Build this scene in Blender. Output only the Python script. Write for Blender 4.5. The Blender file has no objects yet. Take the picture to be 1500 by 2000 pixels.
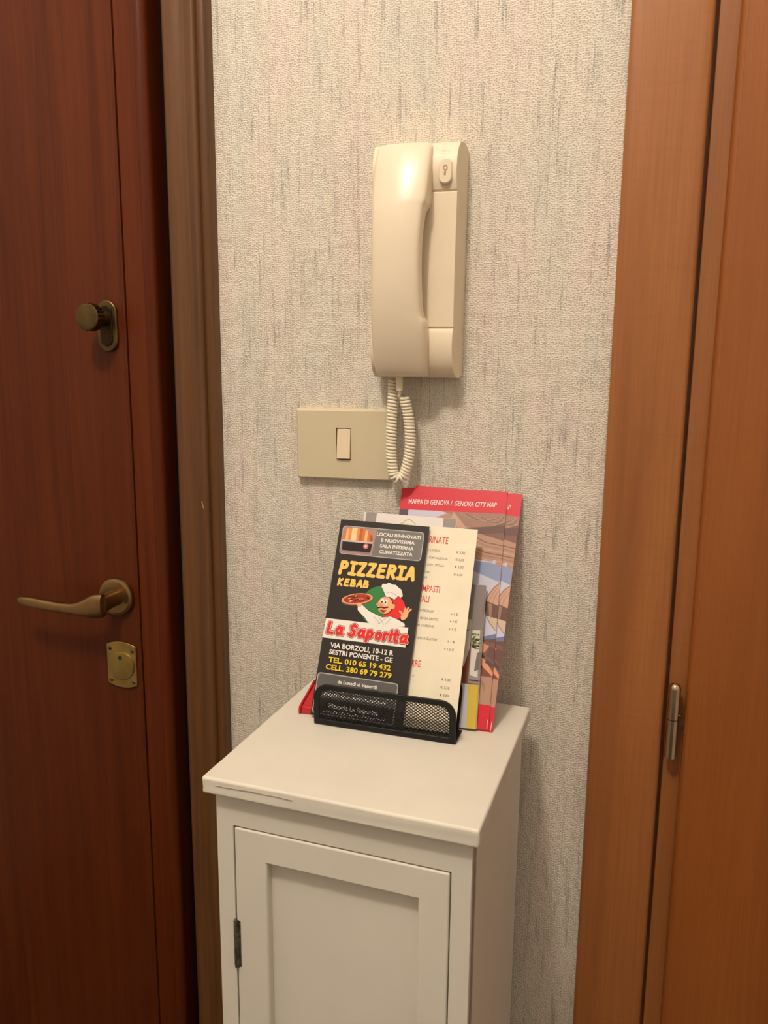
import bpy, bmesh, math, random
from mathutils import Matrix, Vector, Euler
random.seed(7)
C = bpy.context.scene.collection
PI = math.pi
rad = math.radians

# ------------------------------------------------------------------ camera, world, lights, exposure
cam_d = bpy.data.cameras.new('camera'); cam = bpy.data.objects.new('camera', cam_d); C.objects.link(cam)
cam_d.sensor_fit = 'VERTICAL'; cam_d.sensor_height = 36.0; cam_d.lens = 36.0 * 1578.6 / 2000.0
cam_d.clip_start = 0.01
yaw, pitch, roll = 0.2997, 0.1813, 0.0084
fwd = Vector((-math.sin(yaw)*math.cos(pitch), math.cos(yaw)*math.cos(pitch), -math.sin(pitch)))
r0 = Vector((math.cos(yaw), math.sin(yaw), 0)); u0 = r0.cross(fwd)
rgt = math.cos(roll)*r0 + math.sin(roll)*u0; upv = -math.sin(roll)*r0 + math.cos(roll)*u0
m = Matrix((rgt, upv, -fwd)).transposed().to_4x4(); m.translation = (0, -0.848, 1.36)
cam.matrix_world = m
bpy.context.scene.camera = cam

world = bpy.data.worlds.new('world'); bpy.context.scene.world = world; world.use_nodes = True
world.node_tree.nodes['Background'].inputs[0].default_value = (1.0, 0.85, 0.68, 1)
world.node_tree.nodes['Background'].inputs[1].default_value = 0.0

lamp_d = bpy.data.lights.new('hall_lamp', 'POINT'); lamp_d.energy = 51; lamp_d.color = (1.0, 0.87, 0.755)
lamp_d.shadow_soft_size = 0.075
lamp = bpy.data.objects.new('hall_lamp', lamp_d); lamp.location = (-0.33, -1.05, 2.58); C.objects.link(lamp)

vs = bpy.context.scene.view_settings
vs.view_transform = 'Standard'; vs.look = 'None'; vs.gamma = 1.0; vs.exposure = 0.0; vs.use_curve_mapping = False

# ------------------------------------------------------------------ helpers
def link(o, parent=None):
    C.objects.link(o)
    if parent: o.parent = parent
    return o
def obj(name, bm, mat, parent=None, smooth=False, bevel=0, seg=2, recalc=True):
    if recalc: bmesh.ops.recalc_face_normals(bm, faces=bm.faces[:])
    me = bpy.data.meshes.new(name); bm.to_mesh(me); bm.free()
    for mm in (mat if isinstance(mat, (list, tuple)) else [mat]): me.materials.append(mm)
    o = bpy.data.objects.new(name, me); link(o, parent)
    if bevel:
        b = o.modifiers.new('bevel', 'BEVEL'); b.width = bevel; b.segments = seg; b.limit_method = 'ANGLE'; b.angle_limit = rad(35)
        smooth = True
    if smooth:
        for p in me.polygons: p.use_smooth = True
        w = o.modifiers.new('normals', 'WEIGHTED_NORMAL'); w.keep_sharp = True
        try: me.set_sharp_from_angle(angle=rad(40))
        except Exception: pass
    return o
def empty(name, loc, rz=0):
    o = bpy.data.objects.new(name, None); o.location = loc; o.rotation_euler = (0, 0, rz); o.empty_display_size = .05
    return link(o)
def tag(o, label, cat=None, group=None):
    o['label'] = label
    if cat: o['category'] = cat
    if group: o['group'] = group
    return o
def struct(o): o['kind'] = 'structure'; return o
def box(bm, x0, x1, y0, y1, z0, z1, mi=0):
    v = [bm.verts.new((x, y, z)) for x in (x0, x1) for y in (y0, y1) for z in (z0, z1)]
    for f in ((0,1,3,2),(4,6,7,5),(0,4,5,1),(2,3,7,6),(0,2,6,4),(1,5,7,3)):
        bm.faces.new([v[i] for i in f]).material_index = mi
def prism(bm, pts, axis, a, b):
    # pts 2D; axis 'x': pts=(y,z); 'y': pts=(x,z); 'z': pts=(x,y)
    def P(p, t): return {'x': (t, p[0], p[1]), 'y': (p[0], t, p[1]), 'z': (p[0], p[1], t)}[axis]
    A = [bm.verts.new(P(p, a)) for p in pts]; B = [bm.verts.new(P(p, b)) for p in pts]
    n = len(pts)
    for i in range(n): bm.faces.new((A[i], A[(i+1) % n], B[(i+1) % n], B[i]))
    bm.faces.new(A); bm.faces.new(B[::-1])
def ring(bm, outer, inner, axis, a, b):
    def P(p, t): return {'x': (t, p[0], p[1]), 'y': (p[0], t, p[1]), 'z': (p[0], p[1], t)}[axis]
    L = [[bm.verts.new(P(p, t)) for p in pl] for pl in (outer, inner) for t in (a, b)]
    oa, ob, ia, ib = L; n = len(outer)
    for i in range(n):
        j = (i+1) % n
        bm.faces.new((oa[i], oa[j], ob[j], ob[i])); bm.faces.new((ia[i], ib[i], ib[j], ia[j]))
        bm.faces.new((oa[i], ia[i], ia[j], oa[j])); bm.faces.new((ob[i], ob[j], ib[j], ib[i]))
def rrect(x0, x1, z0, z1, r, n=6):
    if not isinstance(r, (list, tuple)): r = [r]*4      # BL, BR, TR, TL
    out = []
    for (cx, cz, a0, rr) in ((x0+r[0], z0+r[0], PI, r[0]), (x1-r[1], z0+r[1], 1.5*PI, r[1]), (x1-r[2], z1-r[2], 0, r[2]), (x0+r[3], z1-r[3], .5*PI, r[3])):
        for i in range(n+1):
            a = a0 + .5*PI*i/n; out.append((cx+rr*math.cos(a), cz+rr*math.sin(a)))
    return out
def tube(bm, pts, radii, n=10, cap=True):
    pts = [Vector(p) for p in pts]
    if not isinstance(radii, (list, tuple)): radii = [radii]*len(pts)
    prev = None; rings = []
    for i, p in enumerate(pts):
        t = (pts[min(i+1, len(pts)-1)] - pts[max(i-1, 0)]).normalized()
        if prev is None:
            a = Vector((0,0,1)) if abs(t.z) < .9 else Vector((1,0,0)); s = t.cross(a).normalized()
        else: s = (prev - t*prev.dot(t)).normalized()
        prev = s; b = t.cross(s); r = radii[i]
        ra, rb = r if isinstance(r, tuple) else (r, r)
        rings.append([bm.verts.new(p + s*ra*math.cos(2*PI*k/n) + b*rb*math.sin(2*PI*k/n)) for k in range(n)])
    for A, B in zip(rings, rings[1:]):
        for k in range(n): bm.faces.new((A[k], A[(k+1) % n], B[(k+1) % n], B[k]))
    if cap: bm.faces.new(rings[0][::-1]); bm.faces.new(rings[-1])
def lathe(bm, prof, M, n=28):
    # prof: (radius, height) along local +z; M: matrix
    rings = []
    for r, h in prof: rings.append([bm.verts.new(M @ Vector((r*math.cos(2*PI*k/n), r*math.sin(2*PI*k/n), h))) for k in range(n)])
    for A, B in zip(rings, rings[1:]):
        for k in range(n): bm.faces.new((A[k], A[(k+1) % n], B[(k+1) % n], B[k]))
    bm.faces.new(rings[0][::-1]); bm.faces.new(rings[-1])
def loft(bm, rings):
    R = [[bm.verts.new(p) for p in rg] for rg in rings]; n = len(R[0])
    for A, B in zip(R, R[1:]):
        for k in range(n): bm.faces.new((A[k], A[(k+1) % n], B[(k+1) % n], B[k]))
    bm.faces.new(R[0][::-1]); bm.faces.new(R[-1])
TO_ROOM = Matrix.Rotation(PI/2, 4, 'X')     # local +z -> -y (out of the wall towards the room)
def outof(x, y, z): return Matrix.Translation((x, y, z)) @ TO_ROOM

# ------------------------------------------------------------------ materials
def srgb(r, g, b):
    f = lambda c: (c/255/12.92 if c/255 <= .04045 else ((c/255+.055)/1.055)**2.4)
    return (f(r), f(g), f(b), 1)
class NT:
    def __init__(s, name):
        s.m = bpy.data.materials.new(name); s.m.use_nodes = True; s.t = s.m.node_tree; s.b = s.t.nodes['Principled BSDF']
    def n(s, typ, **kw):
        nd = s.t.nodes.new(typ)
        for k, v in kw.items():
            if k.startswith('i_'): nd.inputs[k[2:].replace('_', ' ')].default_value = v
            else: setattr(nd, k, v)
        return nd
    def l(s, a, b): s.t.links.new(a, b)
    def coords(s, scale, kind='Object'):
        tc = s.n('ShaderNodeTexCoord'); mp = s.n('ShaderNodeMapping'); mp.inputs['Scale'].default_value = scale
        s.l(tc.outputs[kind], mp.inputs['Vector']); return mp.outputs['Vector']
    def noise(s, scale, detail=3, rough=.5, dist=0, kind='Object'):
        nz = s.n('ShaderNodeTexNoise'); nz.inputs['Scale'].default_value = 1; nz.inputs['Detail'].default_value = detail
        nz.inputs['Roughness'].default_value = rough; nz.inputs['Distortion'].default_value = dist
        s.l(s.coords(scale, kind), nz.inputs['Vector']); return nz.outputs['Fac']
    def ramp(s, fac, stops):
        rp = s.n('ShaderNodeValToRGB'); e = rp.color_ramp.elements
        while len(e) < len(stops): e.new(.5)
        for el, (p, c) in zip(e, stops): el.position = p; el.color = c if len(c) == 4 else (*c, 1)
        s.l(fac, rp.inputs['Fac']); return rp.outputs['Color']
    def math(s, op, a, b=None, clamp=False):
        nd = s.n('ShaderNodeMath', operation=op); nd.use_clamp = clamp
        for i, v in enumerate((a, b)):
            if v is None: continue
            if isinstance(v, (int, float)): nd.inputs[i].default_value = v
            else: s.l(v, nd.inputs[i])
        return nd.outputs[0]
    def mix(s, fac, a, b, mode='MIX'):
        nd = s.n('ShaderNodeMix', data_type='RGBA', blend_type=mode)
        for key, v in (('Factor', fac), ('A', a), ('B', b)):
            sock = [i for i in nd.inputs if i.name == key and (i.type == 'RGBA' if key != 'Factor' else i.type == 'VALUE')][0]
            if isinstance(v, (int, float)): sock.default_value = v
            elif isinstance(v, tuple): sock.default_value = v
            else: s.l(v, sock)
        return [o for o in nd.outputs if o.type == 'RGBA'][0]
    def bump(s, h, strength, dist):
        bp = s.n('ShaderNodeBump'); bp.inputs['Strength'].default_value = strength; bp.inputs['Distance'].default_value = dist
        s.l(h, bp.inputs['Height']); s.l(bp.outputs['Normal'], s.b.inputs['Normal'])
    def set(s, **kw):
        for k, v in kw.items():
            sock = s.b.inputs[k.replace('_', ' ')]
            if hasattr(v, 'links') or hasattr(v, 'is_linked'): s.l(v, sock)
            else: sock.default_value = v
        return s.m
def plain(name, col, rough=.5, var=.06, scale=60, metallic=0, spec=.5, coat=0):
    t = NT(name); f = t.noise((scale,)*3, 3)
    lo = tuple(max(0, c*(1-var)) for c in col[:3]) + (1,); hi = tuple(min(1, c*(1+var)) for c in col[:3]) + (1,)
    t.set(Base_Color=t.ramp(f, [(.3, lo), (.7, hi)]), Roughness=rough, Metallic=metallic, Specular_IOR_Level=spec, Coat_Weight=coat, Coat_Roughness=.15)
    return t.m
def wood(name, dark, mid, light, rough=.4, along=(60, 60, 2.0), figure=0, coat=.15, fine=(420, 420, 9), spec=.5):
    t = NT(name)
    g = t.noise(along, 4, .6, .6); f = t.noise(fine, 2, .6)
    c = t.ramp(g, [(.28, dark), (.5, mid), (.74, light)])
    c = t.mix(t.math('MULTIPLY', t.math('SUBTRACT', f, .42, True), 1.6, True), c, dark)
    if figure:
        q = t.noise((14, 14, 120), 3, .6, 1.0)
        c = t.mix(t.math('MULTIPLY', t.math('SUBTRACT', q, .5, True), figure, True), c, dark)
    t.set(Base_Color=c, Roughness=rough, Coat_Weight=coat, Coat_Roughness=.25, Specular_IOR_Level=spec)
    t.bump(f, .12, .0006)
    return t.m

def wallpaper_mat():
    t = NT('wallpaper')
    # knitted relief: small pits standing in wavering rows about 2.4 mm apart
    tc = t.n('ShaderNodeTexCoord'); sp = t.n('ShaderNodeSeparateXYZ'); t.l(tc.outputs['Object'], sp.inputs[0])
    wx = t.math('MULTIPLY', t.math('SUBTRACT', t.noise((45, 45, 45), 2), .5), .0045); wz = t.math('MULTIPLY', t.math('SUBTRACT', t.noise((38, 38, 60), 2), .5), .006)
    cb = t.n('ShaderNodeCombineXYZ'); t.l(t.math('MULTIPLY', t.math('ADD', sp.outputs[0], wx), 390), cb.inputs[0]); t.l(t.math('MULTIPLY', t.math('ADD', sp.outputs[2], wz), 490), cb.inputs[1])
    vo = t.n('ShaderNodeTexVoronoi', voronoi_dimensions='2D', feature='F1'); vo.inputs['Scale'].default_value = 1; vo.inputs['Randomness'].default_value = .62
    t.l(cb.outputs[0], vo.inputs['Vector'])
    d = vo.outputs['Distance']
    grain = t.noise((420, 420, 620), 3, .6)
    patch = t.noise((60, 60, 45), 3, .6)
    h = t.math('ADD', t.math('MULTIPLY', t.math('MINIMUM', d, .55), 1.1), t.math('MULTIPLY', grain, .75))
    base = t.ramp(t.noise((22, 22, 5), 3, .55, .4), [(.34, srgb(216, 212, 198)), (.5, srgb(221, 213, 197)), (.66, srgb(224, 211, 199))])
    pits = t.ramp(t.math('ADD', d, t.math('MULTIPLY', grain, .25)), [(.22, (1, 1, 1)), (.44, (0, 0, 0))])
    c = t.mix(t.math('MULTIPLY', pits, t.math('MULTIPLY', t.ramp(patch, [(.3, (.25, .25, .25)), (.6, (1, 1, 1))]), .62)), base, srgb(134, 117, 96))
    # printed grey streaks running down the paper
    s1 = t.noise((210, 210, 12), 3, .6, .2); s2 = t.noise((70, 70, 24), 2, .5)
    st = t.ramp(s1, [(.55, (0, 0, 0)), (.66, (1, 1, 1))])
    st = t.math('MULTIPLY', t.math('MULTIPLY', st, t.ramp(s2, [(.36, (0, 0, 0)), (.58, (1, 1, 1))])), t.math('ADD', t.math('MULTIPLY', pits, .4), .38))
    c = t.mix(st, c, t.mix(t.noise((9, 9, 9), 1), srgb(112, 108, 100), srgb(112, 114, 119)))
    s3 = t.noise((90, 90, 8), 3, .6); s3 = t.math('MULTIPLY', t.ramp(s3, [(.5, (0, 0, 0)), (.68, (1, 1, 1))]), .2)
    c = t.mix(s3, c, srgb(154, 150, 138))
    t.set(Base_Color=c, Roughness=.85, Specular_IOR_Level=.25)
    t.bump(h, .8, .0010)
    return t.m
M_paper = wallpaper_mat()
M_wallplain = plain('grey_paint', srgb(216, 212, 206), .8, .03)
M_ceiling = plain('ceiling_paint', srgb(236, 232, 224), .85, .02)
M_floor = wood('floor_wood', srgb(46, 38, 32), srgb(60, 50, 42), srgb(74, 62, 52), .35)
M_maho = wood('mahogany', srgb(72, 27, 6), srgb(88, 37, 10), srgb(97, 44, 13), .36, along=(55, 55, 1.6), coat=.0, spec=.22)
M_maho_edge = wood('mahogany_edge', srgb(76, 29, 6), srgb(92, 38, 9), srgb(101, 45, 12), .34, along=(55, 55, 1.2), coat=.0, spec=.22)
M_walnut = wood('walnut_casing', srgb(74, 45, 20), srgb(96, 61, 28), srgb(111, 74, 39), .42, along=(90, 90, 1.2), coat=.1, spec=.4)
M_cherry = wood('cherry', srgb(134, 80, 38), srgb(156, 97, 48), srgb(167, 108, 58), .42, along=(16, 16, 1.1), figure=.9, coat=.12)
M_cherry2 = wood('cherry_door', srgb(128, 69, 21), srgb(144, 81, 29), srgb(153, 90, 36), .4, along=(11, 11, .8), coat=.15)
M_seal = plain('black_rubber', srgb(14, 10, 8), .85, spec=.1)
M_cream = plain('cream_plastic', srgb(228, 214, 188), .30, .015, 20, spec=.42, coat=0)
M_cream2 = plain('cream_plastic_matt', srgb(228, 213, 186), .45, .02, 30)
M_plate = plain('beige_plate_plastic', srgb(206, 194, 162), .42, .015, 30)
M_rocker = plain('rocker_plastic', srgb(224, 206, 176), .38, .015, 30)
M_dark = plain('dark_recess', srgb(40, 30, 20), .8)
M_cord = plain('cord_vinyl', srgb(234, 224, 200), .4, .02)
M_brass = plain('aged_brass', srgb(98, 82, 52), .32, .2, 90, metallic=1)
M_brass_dk = plain('dull_brass', srgb(104, 86, 56), .42, .25, 70, metallic=1)
M_bronze = plain('brushed_bronze', srgb(150, 120, 80), .33, .12, 60, metallic=1)
M_nickel = plain('satin_nickel', srgb(196, 180, 152), .18, .05, 60, metallic=1)
M_black = plain('black_wire_enamel', srgb(13, 13, 14), .42, .1, spec=.35)
M_red = plain('red_plastic', srgb(190, 28, 40), .25, .04, coat=.2)
M_oldmetal = plain('painted_over_hinge', srgb(96, 92, 80), .4, .75, 210, metallic=.5)
def white_paint():
    t = NT('white_chalk_paint'); a = t.noise((7, 7, 3), 4, .6); b = t.noise((150, 150, 40), 3, .6)
    d = t.noise((46, 46, 46), 2, .5)
    c = t.ramp(a, [(.3, srgb(213, 209, 195)), (.7, srgb(224, 219, 205))])
    c = t.mix(t.math('MULTIPLY', t.ramp(d, [(.745, (0, 0, 0)), (.79, (1, 1, 1))]), .22), c, srgb(168, 150, 128))
    t.set(Base_Color=c, Roughness=.5, Specular_IOR_Level=.4)
    t.bump(t.math('ADD', t.math('MULTIPLY', a, 1.2), t.math('MULTIPLY', b, .35)), .35, .0012)
    return t.m
M_white = white_paint()
PR = {}
def ink(key, r, g, b, rough=.4):
    if key not in PR: PR[key] = plain('print_' + key, srgb(r, g, b), rough, .03, 40, spec=.35)
    return PR[key]

# ------------------------------------------------------------------ the setting
XL, XR, YB, ZC = -1.50, 1.00, -2.50, 2.80
def slab(name, x0, x1, y0, y1, z0, z1, mat):
    bm = bmesh.new(); box(bm, x0, x1, y0, y1, z0, z1); return struct(obj(name, bm, mat))
slab('floor', XL, XR, YB, .12, -.1, 0, M_floor)
slab('ceiling', XL, XR, YB, .12, ZC, ZC+.1, M_ceiling)
slab('wall_left', XL-.1, XL, YB, .12, 0, ZC, M_wallplain)
slab('wall_right', XR, XR+.1, YB, .12, 0, ZC, M_wallplain)
slab('wall_front', XL, XR, YB-.1, YB, 0, ZC, M_wallplain)
# the wall of the photograph, with two door openings
bm = bmesh.new()
prism(bm, [(XL, 0), (-1.36, 0), (-1.36, 2.12), (-.505, 2.12), (-.505, 0), (.04, 0), (.04, 2.12), (.87, 2.12), (.87, 0), (XR, 0), (XR, ZC), (XL, ZC)], 'y', 0, .12)
struct(obj('wall_back', bm, M_paper))

# left door: casing, rebate seal, leaf
bm = bmesh.new()
prof = [(-.5130, .02), (-.5130, -.012), (-.5118, -.0155), (-.5090, -.0178), (-.5040, -.0190), (-.4975, -.0188), (-.4910, -.0172), (-.4860, -.0165),
        (-.4810, -.0174), (-.4775, -.0190), (-.4745, -.0196), (-.4722, -.0188), (-.4710, -.0168), (-.4704, -.0142), (-.4696, -.0142), (-.4680, -.0150),
        (-.4640, -.0148), (-.4612, -.0132), (-.4600, -.0105), (-.4597, 0), (-.503, 0), (-.503, .02)]
prism(bm, prof, 'z', 0, 2.18)
struct(tag(obj('trim_1', bm, M_walnut, smooth=True), 'brown moulded door casing between the dark door and the wallpaper'))
bm = bmesh.new(); tube(bm, [(-.4806, -.0180, 1.1995), (-.4776, -.0190, 1.1915)], .0005, 6)
obj('scratch', bm, plain('bare_wood', srgb(190, 150, 108), .7), bpy.data.objects['trim_1'])
bm = bmesh.new()
prism(bm, [(-1.39, 2.13), (-.513, 2.13), (-.513, 2.18), (-1.39, 2.18)], 'y', -.018, 0)
struct(tag(obj('trim_4', bm, M_walnut), 'brown head casing above the dark door'))
bm = bmesh.new(); box(bm, -.5405, -.503, .014, .06, 0, 2.13)
struct(tag(obj('trim_2', bm, M_seal), 'black rubber seal in the gap beside the dark door'))
bm = bmesh.new()
lp = [(-1.345, .045), (-1.345, -.020), (-.5738, -.020), (-.5730, -.0207), (-.5716, -.0207), (-.5708, -.0200), (-.5706, -.0168), (-.5690, -.0168), (-.5686, -.0196), (-.5424, -.0200)] + \
     [(-.5420+.0098*math.sin(a), -.0102-.0098*math.cos(a)) for a in [PI/2*k/8 for k in range(9)]] + [(-.5322, .045)]
prism(bm, lp, 'z', .008, 2.12)
door1 = struct(tag(obj('door_1', bm, M_maho, smooth=True), 'dark reddish mahogany door with grooved edge strip on the left', None))
bm = bmesh.new(); box(bm, -.5684, -.5436, -.0206, -.0190, .008, 2.12)
tag(obj('edge_strip', bm, M_maho_edge, door1, bevel=.0007), 'narrow vertical strip of redder wood')

# right door: casing, jamb strip, leaf, hinge
bm = bmesh.new()
prism(bm, [(-.0268, 0), (-.0266, -.0115), (-.0250, -.0140), (-.0220, -.0155), (-.0160, -.0162), (.0350, -.0162), (.0415, -.0155), (.0445, -.0138), (.0458, -.0110), (.0460, .03), (.04, .03), (.04, 0)], 'z', 0, 2.19)
struct(tag(obj('trim_3', bm, M_cherry, smooth=True), 'orange brown door casing beside the wallpaper on the right'))
bm = bmesh.new(); prism(bm, [(.046, 2.12), (.90, 2.12), (.90, 2.19), (.046, 2.19)], 'y', -.016, 0)
struct(tag(obj('trim_6', bm, M_cherry), 'orange brown head casing above the right door'))
bm = bmesh.new()
prism(bm, [(.0445, .05), (.0445, .0040), (.0490, .0040), (.0490, -.0025), (.0498, -.0040), (.0720, -.0042), (.0720, .05)], 'z', 0, 2.12)
struct(tag(obj('trim_5', bm, M_cherry, smooth=True), 'narrow recessed jamb strip behind the nickel hinge'))
bm = bmesh.new()
prism(bm, [(.0672, -.0052), (.0664, -.0080), (.0664, -.0145), (.0672, -.0168), (.0690, -.0186), (.0706, -.0200), (.0716, -.0204), (.0726, -.0200), (.85, -.0200), (.85, .035), (.0735, .035), (.0735, -.0052)], 'z', .008, 2.115)
door2 = struct(tag(obj('door_2', bm, M_cherry2, smooth=True), 'orange brown wooden door hung on a nickel barrel hinge on the right'))
hx, hy = .0552, -.0165
bm = bmesh.new(); R = .0058
lathe(bm, [(R, -.0418), (R, -.0002), (R*.93, 0)], Matrix.Translation((hx, hy, 1.0040)), 28)
for kz in (0,): pass
hinge = tag(obj('hinge_barrel', bm, M_nickel, door2, smooth=True), 'satin nickel hinge barrel with domed top')
bm = bmesh.new()
dome = [(R*.93, .0002), (R, .0006), (R, .0328)] + [(R*math.cos(a), .0328 + R*1.05*math.sin(a)) for a in [PI/2*i/8 for i in range(1, 8)]] + [(.0003, .0328+R*1.05)]
lathe(bm, dome, Matrix.Translation((hx, hy, 1.0040)), 28)
obj('upper_knuckle', bm, M_nickel, hinge, smooth=True)
bm = bmesh.new()
tube(bm, [(hx+.004, hy+.0005, 1.0078), (hx+.0085, hy, 1.0078)], .0015, 10)
lathe(bm, [(.0003, -.0019), (.0013, -.0014), (.0020, 0), (.0013, .0014), (.0003, .0019)], Matrix.Translation((hx+.0088, hy-.001, 1.0078)) @ Matrix.Rotation(PI/2, 4, 'Y'), 12)
tag(obj('set_screw', bm, M_brass, hinge, smooth=True), 'tiny brass screw head at the side of the barrel')

# ---- hardware on the left door
DF = -.0200
# thumb-turn knob
bm = bmesh.new(); prism(bm, rrect(-.6075, -.5805, 1.3712, 1.4298, .0132, 8), 'y', DF, DF-.0045)
kn = tag(obj('deadbolt_plate', bm, M_brass_dk, door1, bevel=.0014), 'tarnished brass oval backplate')
bm = bmesh.new(); prism(bm, rrect(-.6020, -.5860, 1.3775, 1.4240, .0078, 8), 'y', DF-.0045, DF-.0058)
obj('inner_plate', bm, plain('dark_bronze', srgb(60, 46, 28), .4, .2, 60, metallic=.9), kn, bevel=.0008)
kc = (-.5950, 1.4090); kl = .036
bm = bmesh.new(); lathe(bm, [(.0085, 0), (.0085, .018), (.0125, .0195)], outof(kc[0], DF-.0045, kc[1]), 24)
obj('knob_neck', bm, M_brass_dk, kn, smooth=True)
bm = bmesh.new(); NG = 20; rings = []
Mk = outof(kc[0], DF-.0045, kc[1])
for (rr, hh, gr) in ((.0118, .0185, 1), (.0152, .0205, 1), (.0158, .0310, 1), (.0150, .0332, .4), (.0128, .0342, 0), (.0045, .0344, 0)):
    rg = []
    for k in range(NG*4):
        a = 2*PI*k/(NG*4); q = rr*(1 - .09*gr*(1 if k % 4 in (0,) else (.45 if k % 4 in (1, 3) else 0)))
        rg.append(Mk @ Vector((q*math.cos(a), q*math.sin(a), hh)))
    rings.append(rg)
loft(bm, rings); tag(obj('knob', bm, M_brass, kn, smooth=True), 'round brass thumb-turn with notched rim')
# lever handle
rc = (-.6005, 1.0737)
bm = bmesh.new(); lathe(bm, [(.0240, 0), (.0242, .004), (.0232, .0062), (.0205, .0072), (.0195, .0074), (.012, .0076)], outof(rc[0], DF, rc[1]), 36)
rose = tag(obj('handle_rose', bm, M_bronze, door1, smooth=True), 'round bronze rose of the lever handle')
NR = 20
def sec(cx, cy, cz, t, ra, rb):
    # section around a point; t tangent in xy; rb vertical half height, ra horizontal half width
    s = Vector((-t[1], t[0], 0)).normalized()
    out = []
    for k in range(NR):
        a = 2*PI*k/NR; ca, sa = math.cos(a), math.sin(a)
        e = .75
        out.append(Vector((cx, cy, cz)) + s*ra*math.copysign(abs(ca)**e, ca) + Vector((0, 0, 1))*rb*math.copysign(abs(sa)**e, sa))
    return out
bm = bmesh.new()
neck = [(.0005, -.006, 0, (0, -1), .0095, .0096), (.0005, -.018, 0, (0, -1), .0088, .0098), (.0012, -.030, -.0004, (0, -1), .0086, .0106), (.0020, -.0385, -.0008, (0, -1), .0086, .0112)]
loft(bm, [sec(rc[0]+a, DF+b, rc[1]+c, t, ra, rb) for a, b, c, t, ra, rb in neck])
path = [(.0116, -.0395, -.0006, (-1, 0), .0040, .0112), (.0112, -.0396, -.0006, (-1, 0), .0056, .0126), (.0080, -.0400, -.0008, (-1, 0), .0060, .0131), (.0010, -.0405, -.0014, (-1, 0), .0060, .0130), (-.0060, -.0408, -.0026, (-1, 0), .0058, .0118),
        (-.0140, -.0408, -.0048, (-1, .02), .0056, .0096), (-.0230, -.0405, -.0070, (-1, .03), .0053, .0074), (-.0340, -.0400, -.0082, (-1, .03), .0050, .0060), (-.0500, -.0396, -.0085, (-1, .02), .0048, .0055),
        (-.0680, -.0392, -.0080, (-1, .02), .0047, .0057), (-.0860, -.0390, -.0068, (-1, 0), .0046, .0060), (-.0990, -.0390, -.0058, (-1, 0), .0043, .0056), (-.1075, -.0390, -.0052, (-1, 0), .0036, .0046), (-.1120, -.0390, -.0050, (-1, 0), .0024, .0030), (-.1136, -.0390, -.0050, (-1, 0), .0010, .0012)]
path = [(a-.0042, b, c, t, ra*1.1, rb*1.14) for a, b, c, t, ra, rb in path]
loft(bm, [sec(rc[0]+a, DF+b, rc[1]+c, t, ra, rb) for a, b, c, t, ra, rb in path])
lev = tag(obj('lever', bm, M_bronze, rose, smooth=True), 'curved bronze door lever pointing left')
bm = bmesh.new(); lathe(bm, [(.0018, 0), (.0018, .0008)], outof(rc[0]+.0165, DF-.0068, rc[1]-.0045), 10)
obj('grub_screw', bm, M_dark, rose)
# cylinder lock plate
px0, px1, pz0, pz1 = -.6198, -.5776, .9592, 1.0102
arc = [(px0 + (px1-px0)*i/10, pz1 + .0048*(1-((i-5)/5)**2)) for i in range(11)]
arc2 = [(px1 - (px1-px0)*i/10, pz0 - .0048*(1-((i-5)/5)**2)) for i in range(11)]
bm = bmesh.new(); prism(bm, arc2 + arc, 'y', DF, DF-.0028)
lk = tag(obj('lock_plate', bm, plain('pale_brass', srgb(176, 152, 88), .34, .2, 50, metallic=1), door1, bevel=.0006), 'pale brass lock plate with swivel keyhole cover')
bm = bmesh.new(); lathe(bm, [(.0185, 0), (.0185, .0012), (.0175, .0016), (.004, .0018)], outof(-.5990, DF-.0028, .9835), 36)
cv = tag(obj('keyhole_cover', bm, lk.data.materials[0], lk, smooth=True), 'round swivelling cover')
bm = bmesh.new(); lathe(bm, [(.0026, 0), (.0026, .0006)], outof(-.5995, DF-.0044, .9943), 14); obj('pivot_hole', bm, M_dark, lk)
scr = None
for sx, sz in ((-.6150, 1.0050), (-.5826, 1.0044), (-.6146, .9632), (-.5826, .9632)):
    if scr is None:
        bm = bmesh.new(); lathe(bm, [(.0026, 0), (.0026, .0003), (.0019, .0010), (.0006, .0012)], TO_ROOM, 12)
        o = scr = obj('screw', bm, M_brass_dk, lk, smooth=True)
    else:
        o = scr.copy(); link(o, lk)
    o.location = (sx, DF-.0026, sz)

# ------------------------------------------------------------------ white cabinet
CABZ = 1.003; TH = .0158
cab = empty('bedside_cabinet', (-.3445, -.2690, 0), -.0330)
tag(cab, 'narrow white painted wooden cabinet with a panelled door against the wallpaper', 'cabinet')
W, DP = .2484, .2462; bl, br, bf, bb = .0085, .2414, .0087, .2440; zt = CABZ - TH
bm = bmesh.new(); box(bm, 0, W, 0, DP, zt, CABZ)
bmesh.ops.subdivide_edges(bm, edges=bm.edges[:], cuts=5, use_grid_fill=True)
for v in bm.verts: v.co += Vector((random.uniform(-1, 1)*.0003, random.uniform(-1, 1)*.0004, random.uniform(-1, 1)*.0002))
obj('tabletop', bm, M_white, cab, bevel=.0036, seg=4)
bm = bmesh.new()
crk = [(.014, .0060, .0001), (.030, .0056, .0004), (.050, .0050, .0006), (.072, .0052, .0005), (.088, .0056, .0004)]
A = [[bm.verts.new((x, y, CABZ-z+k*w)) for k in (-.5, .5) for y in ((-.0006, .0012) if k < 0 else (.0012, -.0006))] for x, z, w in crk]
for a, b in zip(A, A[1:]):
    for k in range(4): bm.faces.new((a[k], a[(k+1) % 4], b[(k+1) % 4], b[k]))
tag(obj('shaded_crack', bm, plain('crack_shade', srgb(168, 154, 134), .8, .2), cab), 'thin grey strip coloured as the shade in a crack along the front edge')  # grey sliver: shadow gap of the crack put in as colour
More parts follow.
